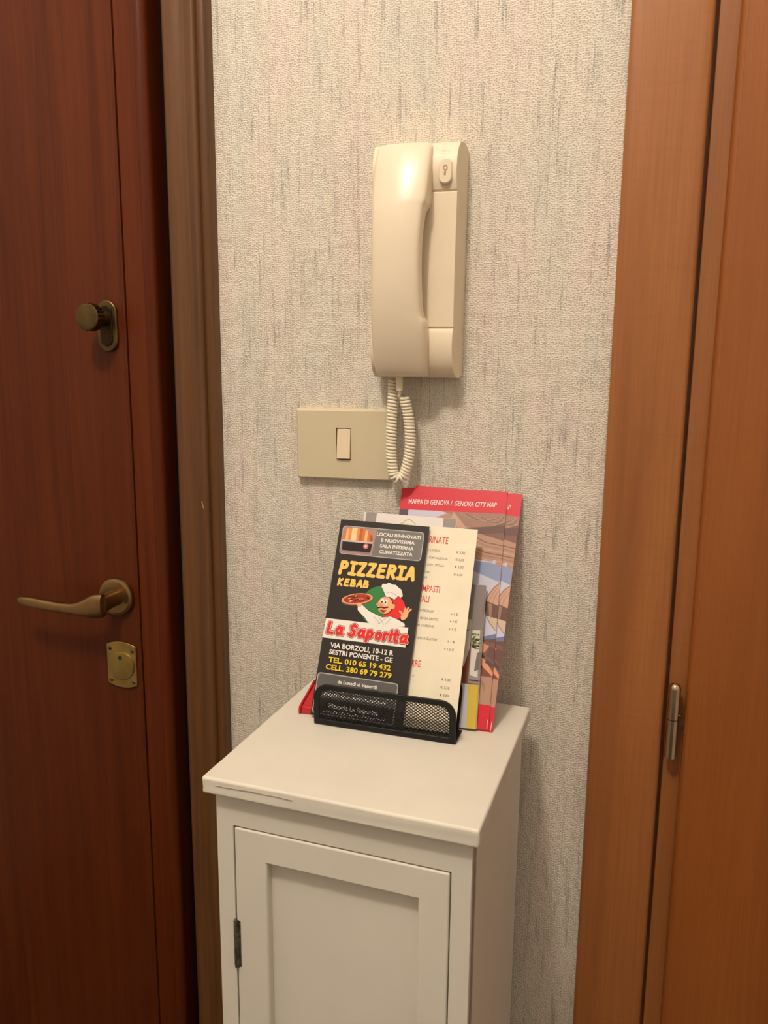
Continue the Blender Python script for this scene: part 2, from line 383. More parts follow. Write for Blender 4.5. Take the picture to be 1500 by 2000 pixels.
bm = bmesh.new(); box(bm, bl, bl+.014, bf+.002, bb, 0, zt); obj('side_panel', bm, M_white, cab, bevel=.001)
bm = bmesh.new(); box(bm, br-.014, br, bf+.002, bb, 0, zt); obj('side_panel', bm, M_white, cab, bevel=.001)
bm = bmesh.new(); box(bm, bl+.014, br-.014, bb-.006, bb, .05, zt); obj('back_panel', bm, M_white, cab)
fy = bf
SL, SR, RT, RB = .0253, .2244, .9560, .0900
bm = bmesh.new(); ring(bm, [(bl, 0), (br, 0), (br, zt), (bl, zt)], [(SL, RB), (SR, RB), (SR, RT), (SL, RT)], 'y', fy, fy+.018)
obj('face_frame', bm, M_white, cab, bevel=.0012)
g = .0011
bm = bmesh.new()
o_ = [(SL+g, RB+g), (SR-g, RB+g), (SR-g, RT-g), (SL+g, RT-g)]; i_ = [(.0580, .128), (.1970, .128), (.1970, .9258), (.0580, .9258)]
ring(bm, o_, i_, 'y', fy-.0006, fy+.016)
cd = obj('door', bm, M_white, cab, bevel=.0018, seg=3)
bm = bmesh.new(); box(bm, .054, .201, fy+.0088, fy+.0125, .124, .930); tag(obj('door_panel', bm, M_white, cd), 'flat recessed panel of the cabinet door')
hg = None
for z0 in (.8155, .2000):
    bm = bmesh.new(); L_ = .048
    tube(bm, [(SL+.0012, fy-.0010, z0), (SL+.0012, fy-.0010, z0+L_*.33)], .0024, 10)
    tube(bm, [(SL+.0012, fy-.0010, z0+L_*.34), (SL+.0012, fy-.0010, z0+L_*.66)], .0022, 10)
    tube(bm, [(SL+.0012, fy-.0010, z0+L_*.67), (SL+.0012, fy-.0010, z0+L_)], .0024, 10)
    box(bm, SL-.0018, SL+.0052, fy-.0010, fy+.004, z0+.001, z0+L_-.001)
    tag(obj('hinge', bm, M_oldmetal, cab, smooth=True), 'dark butt hinge with flaked white paint')

# ------------------------------------------------------------------ intercom handset
ic = empty('intercom_phone', (-.2215, 0, 1.346)); ic.rotation_euler = (0, rad(.35), 0)
tag(ic, 'cream plastic wall intercom handset above the light switch', 'intercom')
ox, oz = .2215, -1.346       # world -> local
def hbase(xl, xr, taper):
    prof = [(0, .004), (-.010, .0005), (-.022, .0006), (-.0310, .0055), (-.0375, .0140), (-.0405, .0260), (-.0412, .0360), (-.0402, .0450), (-.0385, .0492),
            (-.0360, .0496), (-.0360, .0506), (-.0380, .0510), (-.0388, .1150), (-.0380, .1795), (-.0360, .1800), (-.0360, .1810), (-.0378, .1814),
            (-.0405, .1890), (-.0418, .2000), (-.0405, .2110), (-.0360, .2205), (-.0290, .2270), (-.0200, .2292), (-.0110, .2285), (0, .2240)]
    return [[(xl + (-taper*y if side == 0 else 0) if side == 0 else xr + taper*y, y, z) for y, z in prof] for side in (0, 1)]
bm = bmesh.new()
rg = hbase(-.2685+ox, -.1772+ox, .07)
A, B = [[bm.verts.new(p) for p in r] for r in rg]; n = len(A)
for i in range(n): bm.faces.new((A[i], A[(i+1) % n], B[(i+1) % n], B[i]))
bm.faces.new(A); bm.faces.new(B[::-1])
tag(obj('base', bm, M_cream2, ic, bevel=.0009, seg=2), 'cream wall base with three-part front')
# handset lofted upwards
bm = bmesh.new(); rings = []
NS = 40
st = [ # z, x left, x right, y front(centre), y back
 (.0008, -.2555, -.2105, -.0380, -.0300), (.0018, -.2592, -.2068, -.0410, -.0300), (.0050, -.2608, -.2052, -.0448, -.0300), (.0130, -.2613, -.2047, -.0500, -.0300), (.0260, -.2612, -.2046, -.0560, -.0300), (.0420, -.2607, -.2047, -.0616, -.0300),
 (.0520, -.2604, -.2049, -.0640, -.0310), (.0560, -.2602, -.2054, -.0650, -.0330), (.0585, -.2600, -.2072, -.0656, -.0380), (.0630, -.2598, -.2082, -.0666, -.0460), (.0750, -.2592, -.2086, -.0688, -.0490), (.0950, -.2586, -.2094, -.0712, -.0510), (.1150, -.2584, -.2098, -.0722, -.0515),
 (.1350, -.2584, -.2094, -.0718, -.0510), (.1500, -.2588, -.2086, -.0704, -.0490), (.1600, -.2592, -.2078, -.0690, -.0450), (.1640, -.2594, -.2072, -.0682, -.0370), (.1665, -.2596, -.2056, -.0677, -.0330), (.1700, -.2598, -.2050, -.0669, -.0310), (.1850, -.2604, -.2046, -.0630, -.0300), (.2000, -.2610, -.2045, -.0580, -.0300),
 (.2120, -.2612, -.2046, -.0530, -.0300), (.2195, -.2608, -.2049, -.0492, -.0300), (.2240, -.2598, -.2058, -.0455, -.0300), (.2260, -.2575, -.2085, -.0420, -.0300)]
US = [-1, -.985, -.95, -.88, -.78, -.62, -.45, -.28, -.1, .1, .28, .45, .62, .78, .88, .95, .985, 1]
for z, xa, xb, yf, yb in st:
    cx = (xa+xb)/2; hw = (xb-xa)/2; dep = yb-yf; f = min(.0042, dep*.4); crown = min(.0052, dep*.3); ring_ = []
    for u in US:
        e = max(0, (abs(u)-.86)/.14); y = yf + crown*u*u + f*(1-math.sqrt(max(0, 1-e*e)))
        ring_.append((cx+hw*u+ox, y, z))
    ymid = yf + crown + f
    for k in range(1, 4): ring_.append((cx+hw+ox, ymid + (yb-ymid)*k/3.2, z))
    ring_.append((cx+hw*.94+ox, yb, z)); ring_.append((cx+ox, yb, z)); ring_.append((cx-hw*.94+ox, yb, z))
    for k in range(3, 0, -1): ring_.append((cx-hw+ox, ymid + (yb-ymid)*k/3.2, z))
    rings.append(ring_)
loft(bm, rings)
ho = tag(obj('handset', bm, M_cream, ic), 'glossy bowed cream receiver resting on the base')
for p in ho.data.polygons: p.use_smooth = True
ss = ho.modifiers.new('sub', 'SUBSURF'); ss.levels = 1; ss.render_levels = 1
# door release button with key sign, embossed lines above
bx0, bx1, bz0, bz1 = -.1975+ox, -.1845+ox, .1860, .2095
bm = bmesh.new(); prism(bm, rrect(bx0, bx1, bz0, bz1, .0062, 8), 'y', -.036, -.0432)
bt = tag(obj('door_button', bm, M_cream2, ic, bevel=.0012), 'oval push button with a key sign')
bcx = (bx0+bx1)/2; bm = bmesh.new()
pts = [(bcx+.0022*math.cos(2*PI*k/20), .2005+.0026*math.sin(2*PI*k/20)) for k in range(20)]
pin = [(bcx+.0014*math.cos(2*PI*k/20), .2005+.0018*math.sin(2*PI*k/20)) for k in range(20)]
ring(bm, pts, pin, 'y', -.0432, -.0436); box(bm, bcx-.0005, bcx+.0005, -.0436, -.0432, .1935, .1982); box(bm, bcx-.0016, bcx, -.0436, -.0432, .1942, .1950); box(bm, bcx-.0014, bcx, -.0436, -.0432, .1958, .1966)
obj('key_sign', bm, plain('engraved_shade', srgb(168, 142, 104), .6), bt)
bm = bmesh.new()
for k, (xa, xb, zz) in enumerate(((-.1965, -.1885, .2163), (-.1972, -.1878, .2135))):
    prism(bm, [(xa+ox, zz), (xb+ox, zz), (xb+ox+.0004, zz+.0010), (xa+ox+.0004, zz+.0010)], 'y', -.0345, -.0378-.0013*k)
obj('embossed_mark', bm, M_cream2, ic)
# coiled cord
bm = bmesh.new(); tube(bm, [(-.2376+ox, -.0290, .004), (-.2376+ox, -.0285, -.0060), (-.2376+ox, -.0275, -.0135)], [.0040, .0038, .0034], 14)
tag(obj('cord_sleeve', bm, M_cream, ic, smooth=True), 'short straight sleeve where the cord leaves the receiver')
ctrl = [Vector(p) for p in ((-.2466, -.0190, -.0020), (-.2470, -.0215, -.0300), (-.2472, -.0225, -.0600), (-.2466, -.0225, -.0850), (-.2440, -.0225, -.1015), (-.2390, -.0220, -.1072), (-.2335, -.0205, -.1030), (-.2290, -.0195, -.0880), (-.2272, -.0190, -.0680), (-.2292, -.0200, -.0420), (-.2338, -.0230, -.0200))]
def catmull(P, n):
    out = []
    for i in range(len(P)-1):
        a, b, c, d = P[max(i-1, 0)], P[i], P[i+1], P[min(i+2, len(P)-1)]
        for k in range(n):
            t = k/n; out.append(.5*((2*b)+(c-a)*t+(2*a-5*b+4*c-d)*t*t+(3*b-a-3*c+d)*t**3))
    return out + [P[-1]]
cl = catmull(ctrl, 40)
S_ = [0]
for a, b in zip(cl, cl[1:]): S_.append(S_[-1] + (b-a).length)
def at(s):
    for i in range(len(S_)-1):
        if S_[i+1] >= s:
            f = (s-S_[i])/max(1e-9, S_[i+1]-S_[i]); return cl[i].lerp(cl[i+1], f), (cl[i+1]-cl[i]).normalized()
    return cl[-1], (cl[-1]-cl[-2]).normalized()
hel = []; pitch_ = .0035; turns = S_[-1]/pitch_; NP = int(turns*14)
ysd = Vector((0, 1, 0))
for i in range(NP+1):
    s = S_[-1]*i/NP; c, t = at(s); b = t.cross(ysd).normalized(); q = b.cross(t).normalized(); a = 2*PI*turns*i/NP
    hel.append(c + (b*math.cos(a) + q*math.sin(a))*.0044 + Vector((ox, 0, 0)))
lead = [Vector((-.2376+ox, -.0272, -.0130)), Vector((-.2379+ox, -.0266, -.0165))]
bm = bmesh.new(); tube(bm, hel + [Vector((-.2385+ox, -.0275, -.0200))] + lead[::-1], .00168, 7)
co = tag(obj('coiled_cord', bm, M_cord, ic), 'cream coiled cord hanging in a loop')
for p in co.data.polygons: p.use_smooth = True

# ------------------------------------------------------------------ light switch
sw = empty('light_switch', (-.3085, 0, 1.2718)); sw.rotation_euler = (0, rad(-.55), 0)
tag(sw, 'beige rectangular light switch plate with one narrow rocker left of the coiled cord', 'switch')
bm = bmesh.new()
x0, x1, z0, z1 = -.0552, .0562, -.0394, .0394
cx_ = -.3067+.3085; rz = .0007; rx0, rx1, rz0, rz1 = cx_-.0088, cx_+.0088, rz-.0176, rz+.0176
def rr4(a, b, c, d, r): return rrect(a, b, c, d, r, 4)
L0 = rr4(x0, x1, z0, z1, .0012); L1 = rr4(x0+.0006, x1-.0006, z0+.0006, z1-.0006, .0012); L2 = rr4(x0+.0026, x1-.0026, z0+.0022, z1-.0026, .0012); L3 = rr4(rx0, rx1, rz0, rz1, .0014)
R = [[bm.verts.new((p[0], y, p[1])) for p in L] for L, y in ((L0, 0), (L1, -.0068), (L2, -.0092), (L3, -.0092), (L3, -.0030))]
for a, b in zip(R, R[1:]):
    for i in range(len(a)): bm.faces.new((a[i], a[(i+1) % len(a)], b[(i+1) % len(a)], b[i]))
tag(obj('cover_plate', bm, M_plate, sw), 'plain beige cover plate with bevelled edge')
bm = bmesh.new(); box(bm, rx0-.001, rx1+.001, -.0032, -.0010, rz0-.001, rz1+.001); obj('switch_well', bm, M_dark, sw)
bm = bmesh.new()
prism(bm, [(-.002, rz0+.0004), (-.0118, rz0+.0012), (-.0122, rz0+.0022), (-.0086, rz1-.0012), (-.0080, rz1-.0008), (-.002, rz1-.0006)], 'x', rx0+.0012, rx1-.0008)
tag(obj('rocker', bm, M_rocker, sw, bevel=.0008), 'narrow cream rocker tilted out at the bottom')

# ------------------------------------------------------------------ wire mesh letter holder
Z0 = CABZ + .0003
lh = empty('letter_holder', (-.2178, -.1256, Z0), rad(-.55)); tag(lh, 'black wire mesh letter holder with rounded front on top of the white cabinet', 'letter holder')
HX = .0727; YF = -.0145; YBk = .0142
def rods(bm, x0, x1, z0, z1, y, w, d, sx, sz, xf=lambda p: p):
    # diamond lattice of flat bars in the rectangle, clipped to it
    ang = math.atan2(sz, sx)
    for sgn in (1, -1):
        dx, dz = math.cos(ang), sgn*math.sin(ang); nx, nz = -dz, dx
        step = sx*math.sin(ang)
        cs = [x*nx+z*nz for x in (x0, x1) for z in (z0, z1)]
        c = math.floor(min(cs)/step)*step
        while c < max(cs):
            ts = []
            lo, hi = -9, 9
            for (p, dd, a, b) in ((c*nx, dx, x0, x1), (c*nz, dz, z0, z1)):
                t1, t2 = sorted(((a-p)/dd, (b-p)/dd)); lo, hi = max(lo, t1), min(hi, t2)
            if hi-lo > .001:
                P = [(c*nx+lo*dx, c*nz+lo*dz), (c*nx+hi*dx, c*nz+hi*dz)]
                v = []
                for (px, pz) in P:
                    for (o, e) in ((-w/2, -d/2), (w/2, -d/2), (w/2, d/2), (-w/2, d/2)):
                        v.append(bm.verts.new(xf((px+nx*o, y+e+.0002*sgn, pz+nz*o))))
                for k in range(4): bm.faces.new((v[k], v[(k+1) % 4], v[4+(k+1) % 4], v[4+k]))
            c += step
bm = bmesh.new()
fo = rrect(-HX, HX, .0006, .0430, [.002, .002, .0150, .0150], 8); fi = rrect(-HX+.0062, HX-.0066, .0060, .0372, [.001, .001, .0100, .0100], 8)
ring(bm, fo, fi, 'y', YF-.0012, YF+.0012)
tag(obj('front_frame', bm, M_black, lh, bevel=.0006), 'low black front rim with rounded upper corners')
bm = bmesh.new(); rods(bm, -HX+.0055, HX-.0060, .0054, .0378, YF, .0007, .0005, .0044, .0031)
o = obj('front_mesh', bm, M_black, lh); o['kind'] = 'stuff'
ang = rad(22.3)
def lean(p): x, y, z = p; return (x, YBk + y*math.cos(ang) + z*math.sin(ang), .0012 + z*math.cos(ang) - y*math.sin(ang))
bm = bmesh.new(); fo = rrect(-HX, HX-.0035, .0, .0520, [.002, .002, .0150, .0150], 8); fi = rrect(-HX+.0060, HX-.0095, .0050, .0460, [.001, .001, .0100, .0100], 8)
ring(bm, fo, fi, 'y', -.0010, .0010)
for v in bm.verts: v.co = lean(v.co)
tag(obj('back_frame', bm, M_black, lh), 'leaning black rear rim')
bm = bmesh.new(); rods(bm, -HX+.0055, HX-.0090, .0045, .0465, 0, .0012, .0006, .0044, .0031, lean); o = obj('back_mesh', bm, M_black, lh); o['kind'] = 'stuff'
bm = bmesh.new(); box(bm, -HX, HX, YF, YBk, 0, .0017); obj('bottom_tray', bm, M_black, lh)

# ------------------------------------------------------------------ red plastic rack beside the holder
rk = empty('red_rack', (-.3145, -.1236, Z0)); tag(rk, 'small red plastic wedge peeping out left of the black flyer', 'rack')
rp = [(0, 0), (-.0004, .0035), (.0008, .0078), (.0100, .0110), (.0240, .0150), (.0400, .0205), (.0440, .0205), (.0440, 0)]
bm = bmesh.new(); prism(bm, [(y+.0014 if y < .043 else y, max(z-.0010, 0)) for y, z in rp], 'x', .0022, .0200); obj('body', bm, M_red, rk, bevel=.0007)
bm = bmesh.new(); prism(bm, [(y-.0006, z+.0004 if z else 0) for y, z in rp], 'x', 0, .0024); tag(obj('end_rim', bm, M_red, rk, bevel=.0008), 'raised red end rim')

# ------------------------------------------------------------------ leaflets
FONT = {}
def glyph_mesh(text, bold=0, shear=0, sp=1.0):
    key = (text, bold, shear, sp)
    if key in FONT: return FONT[key]
    cu = bpy.data.curves.new('t', 'FONT'); cu.body = text; cu.size = 1; cu.offset = bold; cu.shear = shear; cu.space_character = sp; cu.resolution_u = 3
    o = bpy.data.objects.new('t', cu); C.objects.link(o)
    dg = bpy.context.evaluated_depsgraph_get(); me = bpy.data.meshes.new_from_object(o.evaluated_get(dg))
    V = [(v.co.x, v.co.y) for v in me.vertices]; F = [tuple(p.vertices) for p in me.polygons]
    bpy.data.objects.remove(o); bpy.data.curves.remove(cu); bpy.data.meshes.remove(me)
    FONT[key] = (V, F); return V, F
CAPH = None
def cap_h(bold, shear):
    V, F = glyph_mesh('H', bold, 0); return max(v[1] for v in V) - min(v[1] for v in V)
class Print:
    # flat ink on a sheet: coordinates in millimetres from the sheet's lower left corner
    def __init__(s, lay=0): s.bm = bmesh.new(); s.mats = []; s.lay = lay
    def mi(s, mat):
        if mat not in s.mats: s.mats.append(mat)
        return s.mats.index(mat)
    def z(s): s.lay += 1; return .00003 + .000004*s.lay
    def poly(s, pts, mat, z=None):
        z = s.z() if z is None else z
        f = s.bm.faces.new([s.bm.verts.new((x/1000, y/1000, z)) for x, y in pts]); f.material_index = s.mi(mat)
        f.normal_update()
        if f.normal.z < 0: f.normal_flip()
        return z
    def disc(s, x, y, rx, ry, mat, z=None, rot=0, n=24):
        c, q = math.cos(rot), math.sin(rot)
        return s.poly([(x+rx*math.cos(2*PI*k/n)*c-ry*math.sin(2*PI*k/n)*q, y+rx*math.cos(2*PI*k/n)*q+ry*math.sin(2*PI*k/n)*c) for k in range(n)], mat, z)
    def stroke(s, pts, w, mat, z=None):
        z = s.z() if z is None else z
        for (a, b), (c, d) in zip(pts, pts[1:]):
            L = math.hypot(c-a, d-b) or 1; nx, ny = -(d-b)/L*w/2, (c-a)/L*w/2
            s.poly([(a+nx, b+ny), (a-nx, b-ny), (c-nx, d-ny), (c+nx, d+ny)], mat, z); z += 2.5e-6
        for a, b in pts: s.disc(a, b, w/2, w/2, mat, z, n=12); z += 2.5e-6
        return z
    def text(s, t, mat, u0, u1, v0, cap, bold=0, shear=0, right=None, width=None):
        V, F = glyph_mesh(t, bold, shear); xs = [v[0] for v in V]; xa, xb = min(xs), max(xs)
        V0, _ = glyph_mesh('H', bold, 0); ya, yb = min(v[1] for v in V0), max(v[1] for v in V0)
        ky = cap/(yb-ya)
        if right is not None: kx = ky*(width or 1); u0 = right - (xb-xa)*kx
        else: kx = (u1-u0)/(xb-xa)
        z = s.z(); vs = [s.bm.verts.new(((u0+(x-xa)*kx)/1000, (v0+(y-ya)*ky)/1000, z)) for x, y in V]; i = s.mi(mat)
        for f in F:
            try: fc = s.bm.faces.new([vs[k] for k in f]); fc.material_index = i
            except ValueError: pass
    def done(s, name, parent, label=None):
        o = obj(name, s.bm, s.mats, parent, recalc=False)
        if label: o['label'] = label
        return o
def sheet(name, label, cat, pos, yaw, lean_, roll_, w, h, t, mat, group=None):
    ex = Vector((math.cos(rad(yaw)), math.sin(rad(yaw)), 0)); ey = Vector((-ex.y, ex.x, 0))
    up = math.cos(rad(lean_))*Vector((0, 0, 1)) + math.sin(rad(lean_))*ey
    a = math.cos(rad(roll_))*ex + math.sin(rad(roll_))*up; b = -math.sin(rad(roll_))*ex + math.cos(rad(roll_))*up; n = a.cross(b)
    bm = bmesh.new(); box(bm, 0, w/1000, 0, h/1000, -t, 0)
    o = obj(name, bm, mat); M = Matrix((a, b, n)).transposed().to_4x4(); M.translation = pos; o.matrix_world = M
    return tag(o, label, cat, group)

WHT = ink('white', 236, 232, 224); GOLD = ink('gold', 246, 202, 104); YEL = ink('yellow', 238, 208, 52); GRY = ink('grey', 120, 118, 114); LGR = ink('light_grey', 178, 176, 172)
BLK = ink('black', 48, 44, 41, .33); INK = ink('dark_ink', 30, 26, 24); RED = ink('red', 222, 46, 46); DGR = ink('dark_green', 52, 128, 66); SKIN = ink('skin', 238, 176, 128)
BEI = ink('cream_paper', 236, 228, 202); TXT = ink('brown_text', 92, 80, 66); RED2 = ink('orange_red', 222, 66, 50)

# black flyer -------------------------------------------------
fl = sheet('pizzeria_flyer', 'black pizza shop flyer leaning at the front left of the mesh holder', 'flyer', (-.2993, -.1290, 1.0070), -.82, 23.34, -.76, 98.3, 205.4, .0005, BLK)
p = Print()
z = p.poly(rrect(3.6, 94.0, 168.3, 199.0, 3.6), LGR); p.poly(rrect(4.5, 93.1, 169.2, 198.1, 3.0), GRY)
# copper oven picture
p.poly([(4.9, 197.6), (42, 197.6), (40.2, 169.6), (7, 169.6), (4.9, 172)], ink('pic_mauve', 176, 140, 132))
cop = [ink('cop1', 168, 84, 46), ink('cop2', 208, 122, 70), ink('cop3', 240, 178, 118), ink('cop4', 248, 208, 156), ink('cop5', 222, 140, 82), ink('cop6', 186, 98, 54)]
z = p.z()
def domey(x): return 183.8 + 13.2*math.sqrt(max(0, 1-((x-20)/19.3)**2))
for k in range(11):
    xa, xb = 5.2+k*3.05, 5.2+(k+1)*3.05
    p.poly([(xa, 183.8), (xb, 183.8), (xb, min(197.4, domey(xb)+1)), (xa, min(197.4, domey(xa)+1))], cop[[1, 2, 4, 3, 3, 4, 5, 1, 2, 1, 0][k]], z)
p.poly([(5.2, 183.8), (39.5, 183.8), (39.3, 181.8), (5.4, 181.8)], ink('rim', 206, 186, 178)); p.poly([(5.6, 181.8), (39.2, 181.8), (38.2, 172.2), (6.2, 172.2)], INK)
p.poly([(6.2, 172.6), (38.2, 172.2), (37, 170.8), (7, 171.0)], ink('base', 150, 112, 110)); p.disc(32.3, 178.6, 2.9, 2.9, ink('badge', 206, 120, 104)); p.disc(32.3, 178.6, 1.4, 1.4, ink('badge2', 240, 190, 170))
p.done('printed_picture', fl, 'small printed picture of a copper oven on a grey panel')
p = Print(60)
p.text('LOCALI RINNOVATI', WHT, 42.6, 90.6, 191.0, 3.7, .03); p.text('E NUOVISSIMA', WHT, 48.2, 85.0, 184.9, 3.7, .03)
p.text('SALA INTERNA', WHT, 47.7, 84.7, 178.8, 3.7, .03); p.text('CLIMATIZZATA', WHT, 48.0, 84.3, 172.6, 3.7, .03)
GL = {'P': [[(.05, 0), (.2, 1)], [(.2, .98), (.62, 1), (.8, .82), (.7, .58), (.14, .46)]], 'I': [[(.0, .02), (.62, 0)], [(.32, 0), (.42, 1)], [(.12, 1), (.74, .98)]],
      'Z': [[(.14, .98), (.8, 1), (.04, .02), (.76, .0)]], 'E': [[(.8, 1), (.24, .97), (.06, .02), (.7, .0)], [(.16, .52), (.66, .54)]],
      'R': [[(.05, 0), (.2, 1)], [(.2, .98), (.62, 1), (.8, .82), (.7, .6), (.14, .48)], [(.4, .48), (.76, 0)]], 'A': [[(.0, .02), (.5, 1), (.62, .98), (.8, 0)], [(.2, .36), (.7, .34)]],
      'K': [[(.06, 0), (.2, 1)], [(.82, 1), (.16, .44), (.72, 0)]], 'B': [[(.04, .02), (.18, 1), (.66, .96), (.68, .68), (.12, .53), (.78, .42), (.7, .06), (.04, .02)]],
      'L': [[(.2, 1), (.04, .02), (.62, .0)]], 'a': [[(.62, .56), (.3, .62), (.06, .3), (.2, .0), (.46, .06), (.6, .3)], [(.66, .6), (.6, .12), (.74, .0)]],
      'S': [[(.72, .86), (.5, 1), (.18, .86), (.24, .6), (.56, .44), (.56, .14), (.28, -.02), (.0, .08)]], 'p': [[(.14, .6), (.0, -.36)], [(.14, .56), (.46, .64), (.62, .4), (.46, .08), (.12, .06)]],
      'o': [[(.32, .62), (.08, .42), (.1, .1), (.32, -.02), (.56, .14), (.58, .44), (.32, .62)]], 'r': [[(.12, .6), (.06, .0)], [(.1, .4), (.3, .6), (.5, .56)]],
      'i': [[(.12, .56), (.06, .0)], [(.16, .86), (.17, .88)]], 't': [[(.26, .94), (.14, .2), (.24, .0), (.44, .04)], [(.0, .62), (.5, .64)]]}
def stroketext(p, s, mat, x0, y0, adv, hx, hy, w, dy=0, layers=None):
    x = x0; seq = []
    for i, ch in enumerate(s):
        if ch == ' ': x += adv*.55; continue
        for pl in GL[ch]: seq.append([(x+a*hx, y0+dy*i+b*hy) for a, b in pl])
        x += adv*{'I': .84, 'i': .42, 'r': .72, 't': .74, 'o': .86, 'S': 1.0}.get(ch, 1)
    for (ww, mm) in (layers or [(w, mat)]):
        z = p.z()
        for q in seq: z = p.stroke(q, ww, mm, z)
        p.lay = int((z-.00003)/.000004) + 2
stroketext(p, 'PIZZERIA', GOLD, 7.6, 147.6, 10.95, 9.4, 12.2, 3.7, .12)
stroketext(p, 'KEBAB', GOLD, 7.8, 135.0, 7.15, 6.0, 6.6, 2.1, .1)
p.poly([(.8, 98.9), (90.6, 99.6), (90.3, 79.5), (.2, 78.6)], WHT)
stroketext(p, 'La Saporita', RED, 4.6, 84.4, 9.55, 9.6, 10.6, 3, .0, [(5.6, INK), (4.5, ink('pale_pink', 246, 214, 202)), (3.2, RED)])
p.text('VIA BORZOLI, 10-12 R', WHT, 10.6, 79.2, 69.6, 5.2, .03); p.text('SESTRI PONENTE - GE', WHT, 10.6, 79.3, 62.7, 5.0, .03)
p.text('TEL. 010 65 19 432', YEL, 11.2, 78.3, 54.6, 5.4, .03); p.text('CELL. 380 69 79 279', YEL, 9.4, 80.4, 47.1, 5.4, .03)
p.poly(rrect(1.8, 89.0, -.0+2, 43.2, 3.6), LGR); p.poly(rrect(2.8, 88.0, 3, 42.2, 3.0), ink('box_grey', 96, 94, 92))
p.text('da Lunedì al Venerdì', WHT, 24.6, 66.9, 34.7, 3.6, .022)
p.poly([(10, 26.8), (86, 26.8), (86, 26.0), (10, 26.0)], LGR); p.poly([(3.2, 18.2), (87.6, 18.2), (87.6, 3.4), (3.2, 3.4)], BLK)
p.text('Pizzeria La Saporita', ink('bright_white', 250, 248, 244), 19, 72, 9.2, 4.8, .04)
for k in range(26): p.stroke([(12+k*2.6, 21.2+random.uniform(-.7, .7)), (13.4+k*2.6, 23.2+random.uniform(-.7, .7))], 1.15, PR['bright_white'])
for k in range(24): p.stroke([(14+k*2.8, 4.8+random.uniform(-.5, .5)), (15.4+k*2.8, 6.6+random.uniform(-.5, .5))], 1.0, PR['bright_white'])
p.done('lettering', fl, 'gold, white and yellow shop lettering')
# generic cook emblem: pizza dish, tricolour disc, plain cook
p = Print()
p.disc(58.5, 117.5, 22.5, 21.5, DGR)
p.poly([(64, 129.5)] + [(58.5+26*math.cos(a), 117.5+17*math.sin(a)) for a in [rad(58-9*k) for k in range(13)]] + [(62, 102)], RED)
p.disc(31.5, 121.8, 17.6, 6.2, ink('dish_edge', 128, 72, 52), rot=.20); p.disc(31.5, 122.6, 17.2, 5.7, ink('crust', 224, 158, 112), rot=.20); p.disc(31.5, 122.8, 14.8, 4.6, ink('sauce', 168, 58, 40), rot=.20)
for k in range(26):
    a, r = random.uniform(0, 2*PI), math.sqrt(random.random()); X, Y = 13*r*math.cos(a), 3.6*r*math.sin(a)
    p.disc(31.5+X*.98-Y*.2, 122.8+X*.2+Y*.98, random.uniform(.8, 1.7), random.uniform(.5, .9), [ink('ham', 206, 110, 84), INK, ink('cheese', 228, 186, 134), ink('olive', 76, 42, 28)][k % 4], rot=.2, n=10)
jk = [(33.4, 117.0), (37.2, 117.6), (46, 111.6), (54, 109.0), (62, 106.6), (70, 108.6), (78, 106.4), (86.0, 103.2), (86.8, 100.2), (80, 99.4), (48, 99.2), (42.5, 104.5), (34, 111.0)]; p.stroke(jk + jk[:1], .9, INK); p.lay += 12; p.poly(jk, WHT)
for q in ([(52, 107), (60, 100)], [(56, 109), (64, 99.8)], [(68, 108), (58, 99.8)], [(71, 107), (66, 100)]): p.stroke(q, .6, LGR)
p.disc(35.0, 116.8, 2.8, 2.2, SKIN)
p.disc(63.0, 119.4, 8.6, 9.4, INK); p.disc(62.6, 119.4, 8.1, 8.9, SKIN); p.disc(71.4, 119.0, 2.0, 2.6, SKIN)
p.disc(59.2, 123.2, 2.0, 2.8, WHT); p.disc(63.2, 123.0, 2.0, 2.8, WHT); p.disc(59.0, 122.4, .8, 1.2, INK, n=10); p.disc(62.8, 122.2, .8, 1.2, INK, n=10)
p.disc(57.2, 119.0, 4.0, 2.2, ink('nose', 226, 150, 104), rot=-.2); p.stroke([(55, 115.8), (59, 117.0), (62, 116.4), (66.0, 117.8)], 1.4, INK)
p.poly([(57.5, 114.4), (65.5, 114.4), (62.5, 111.6), (59.5, 112.0)], ink('mouth', 168, 40, 36))
hat = [(62.5, 128.0), (59.5, 133), (55.8, 138.4), (57.0, 141.2), (60.5, 141.2), (63.5, 142.9), (68, 141.4), (71, 141.4), (75, 138.6), (77.4, 137.4), (79.2, 133.8), (80.2, 130.6), (77.8, 129.0), (75.4, 130.6), (71.8, 126.2), (67, 128.4)]
p.poly([((x-68)*1.05+68, (y-134)*1.05+134) for x, y in hat], INK); p.poly(hat, WHT); p.stroke([(62.6, 131.8), (66, 133.4), (70, 132.2), (73.6, 130.4)], .5, LGR)
p.disc(84.8, 111.2, 3.2, 5.2, SKIN, rot=-.5)
for q in ([(86, 113), (90.6, 118.2)], [(85, 114), (87.6, 119.4)], [(84, 114.2), (84.6, 118.6)], [(82.6, 112.4), (79.2, 115.0)]): p.stroke(q, 1.9, SKIN)
p.done('emblem', fl, 'printed cook with a pizza dish before a green and red disc')

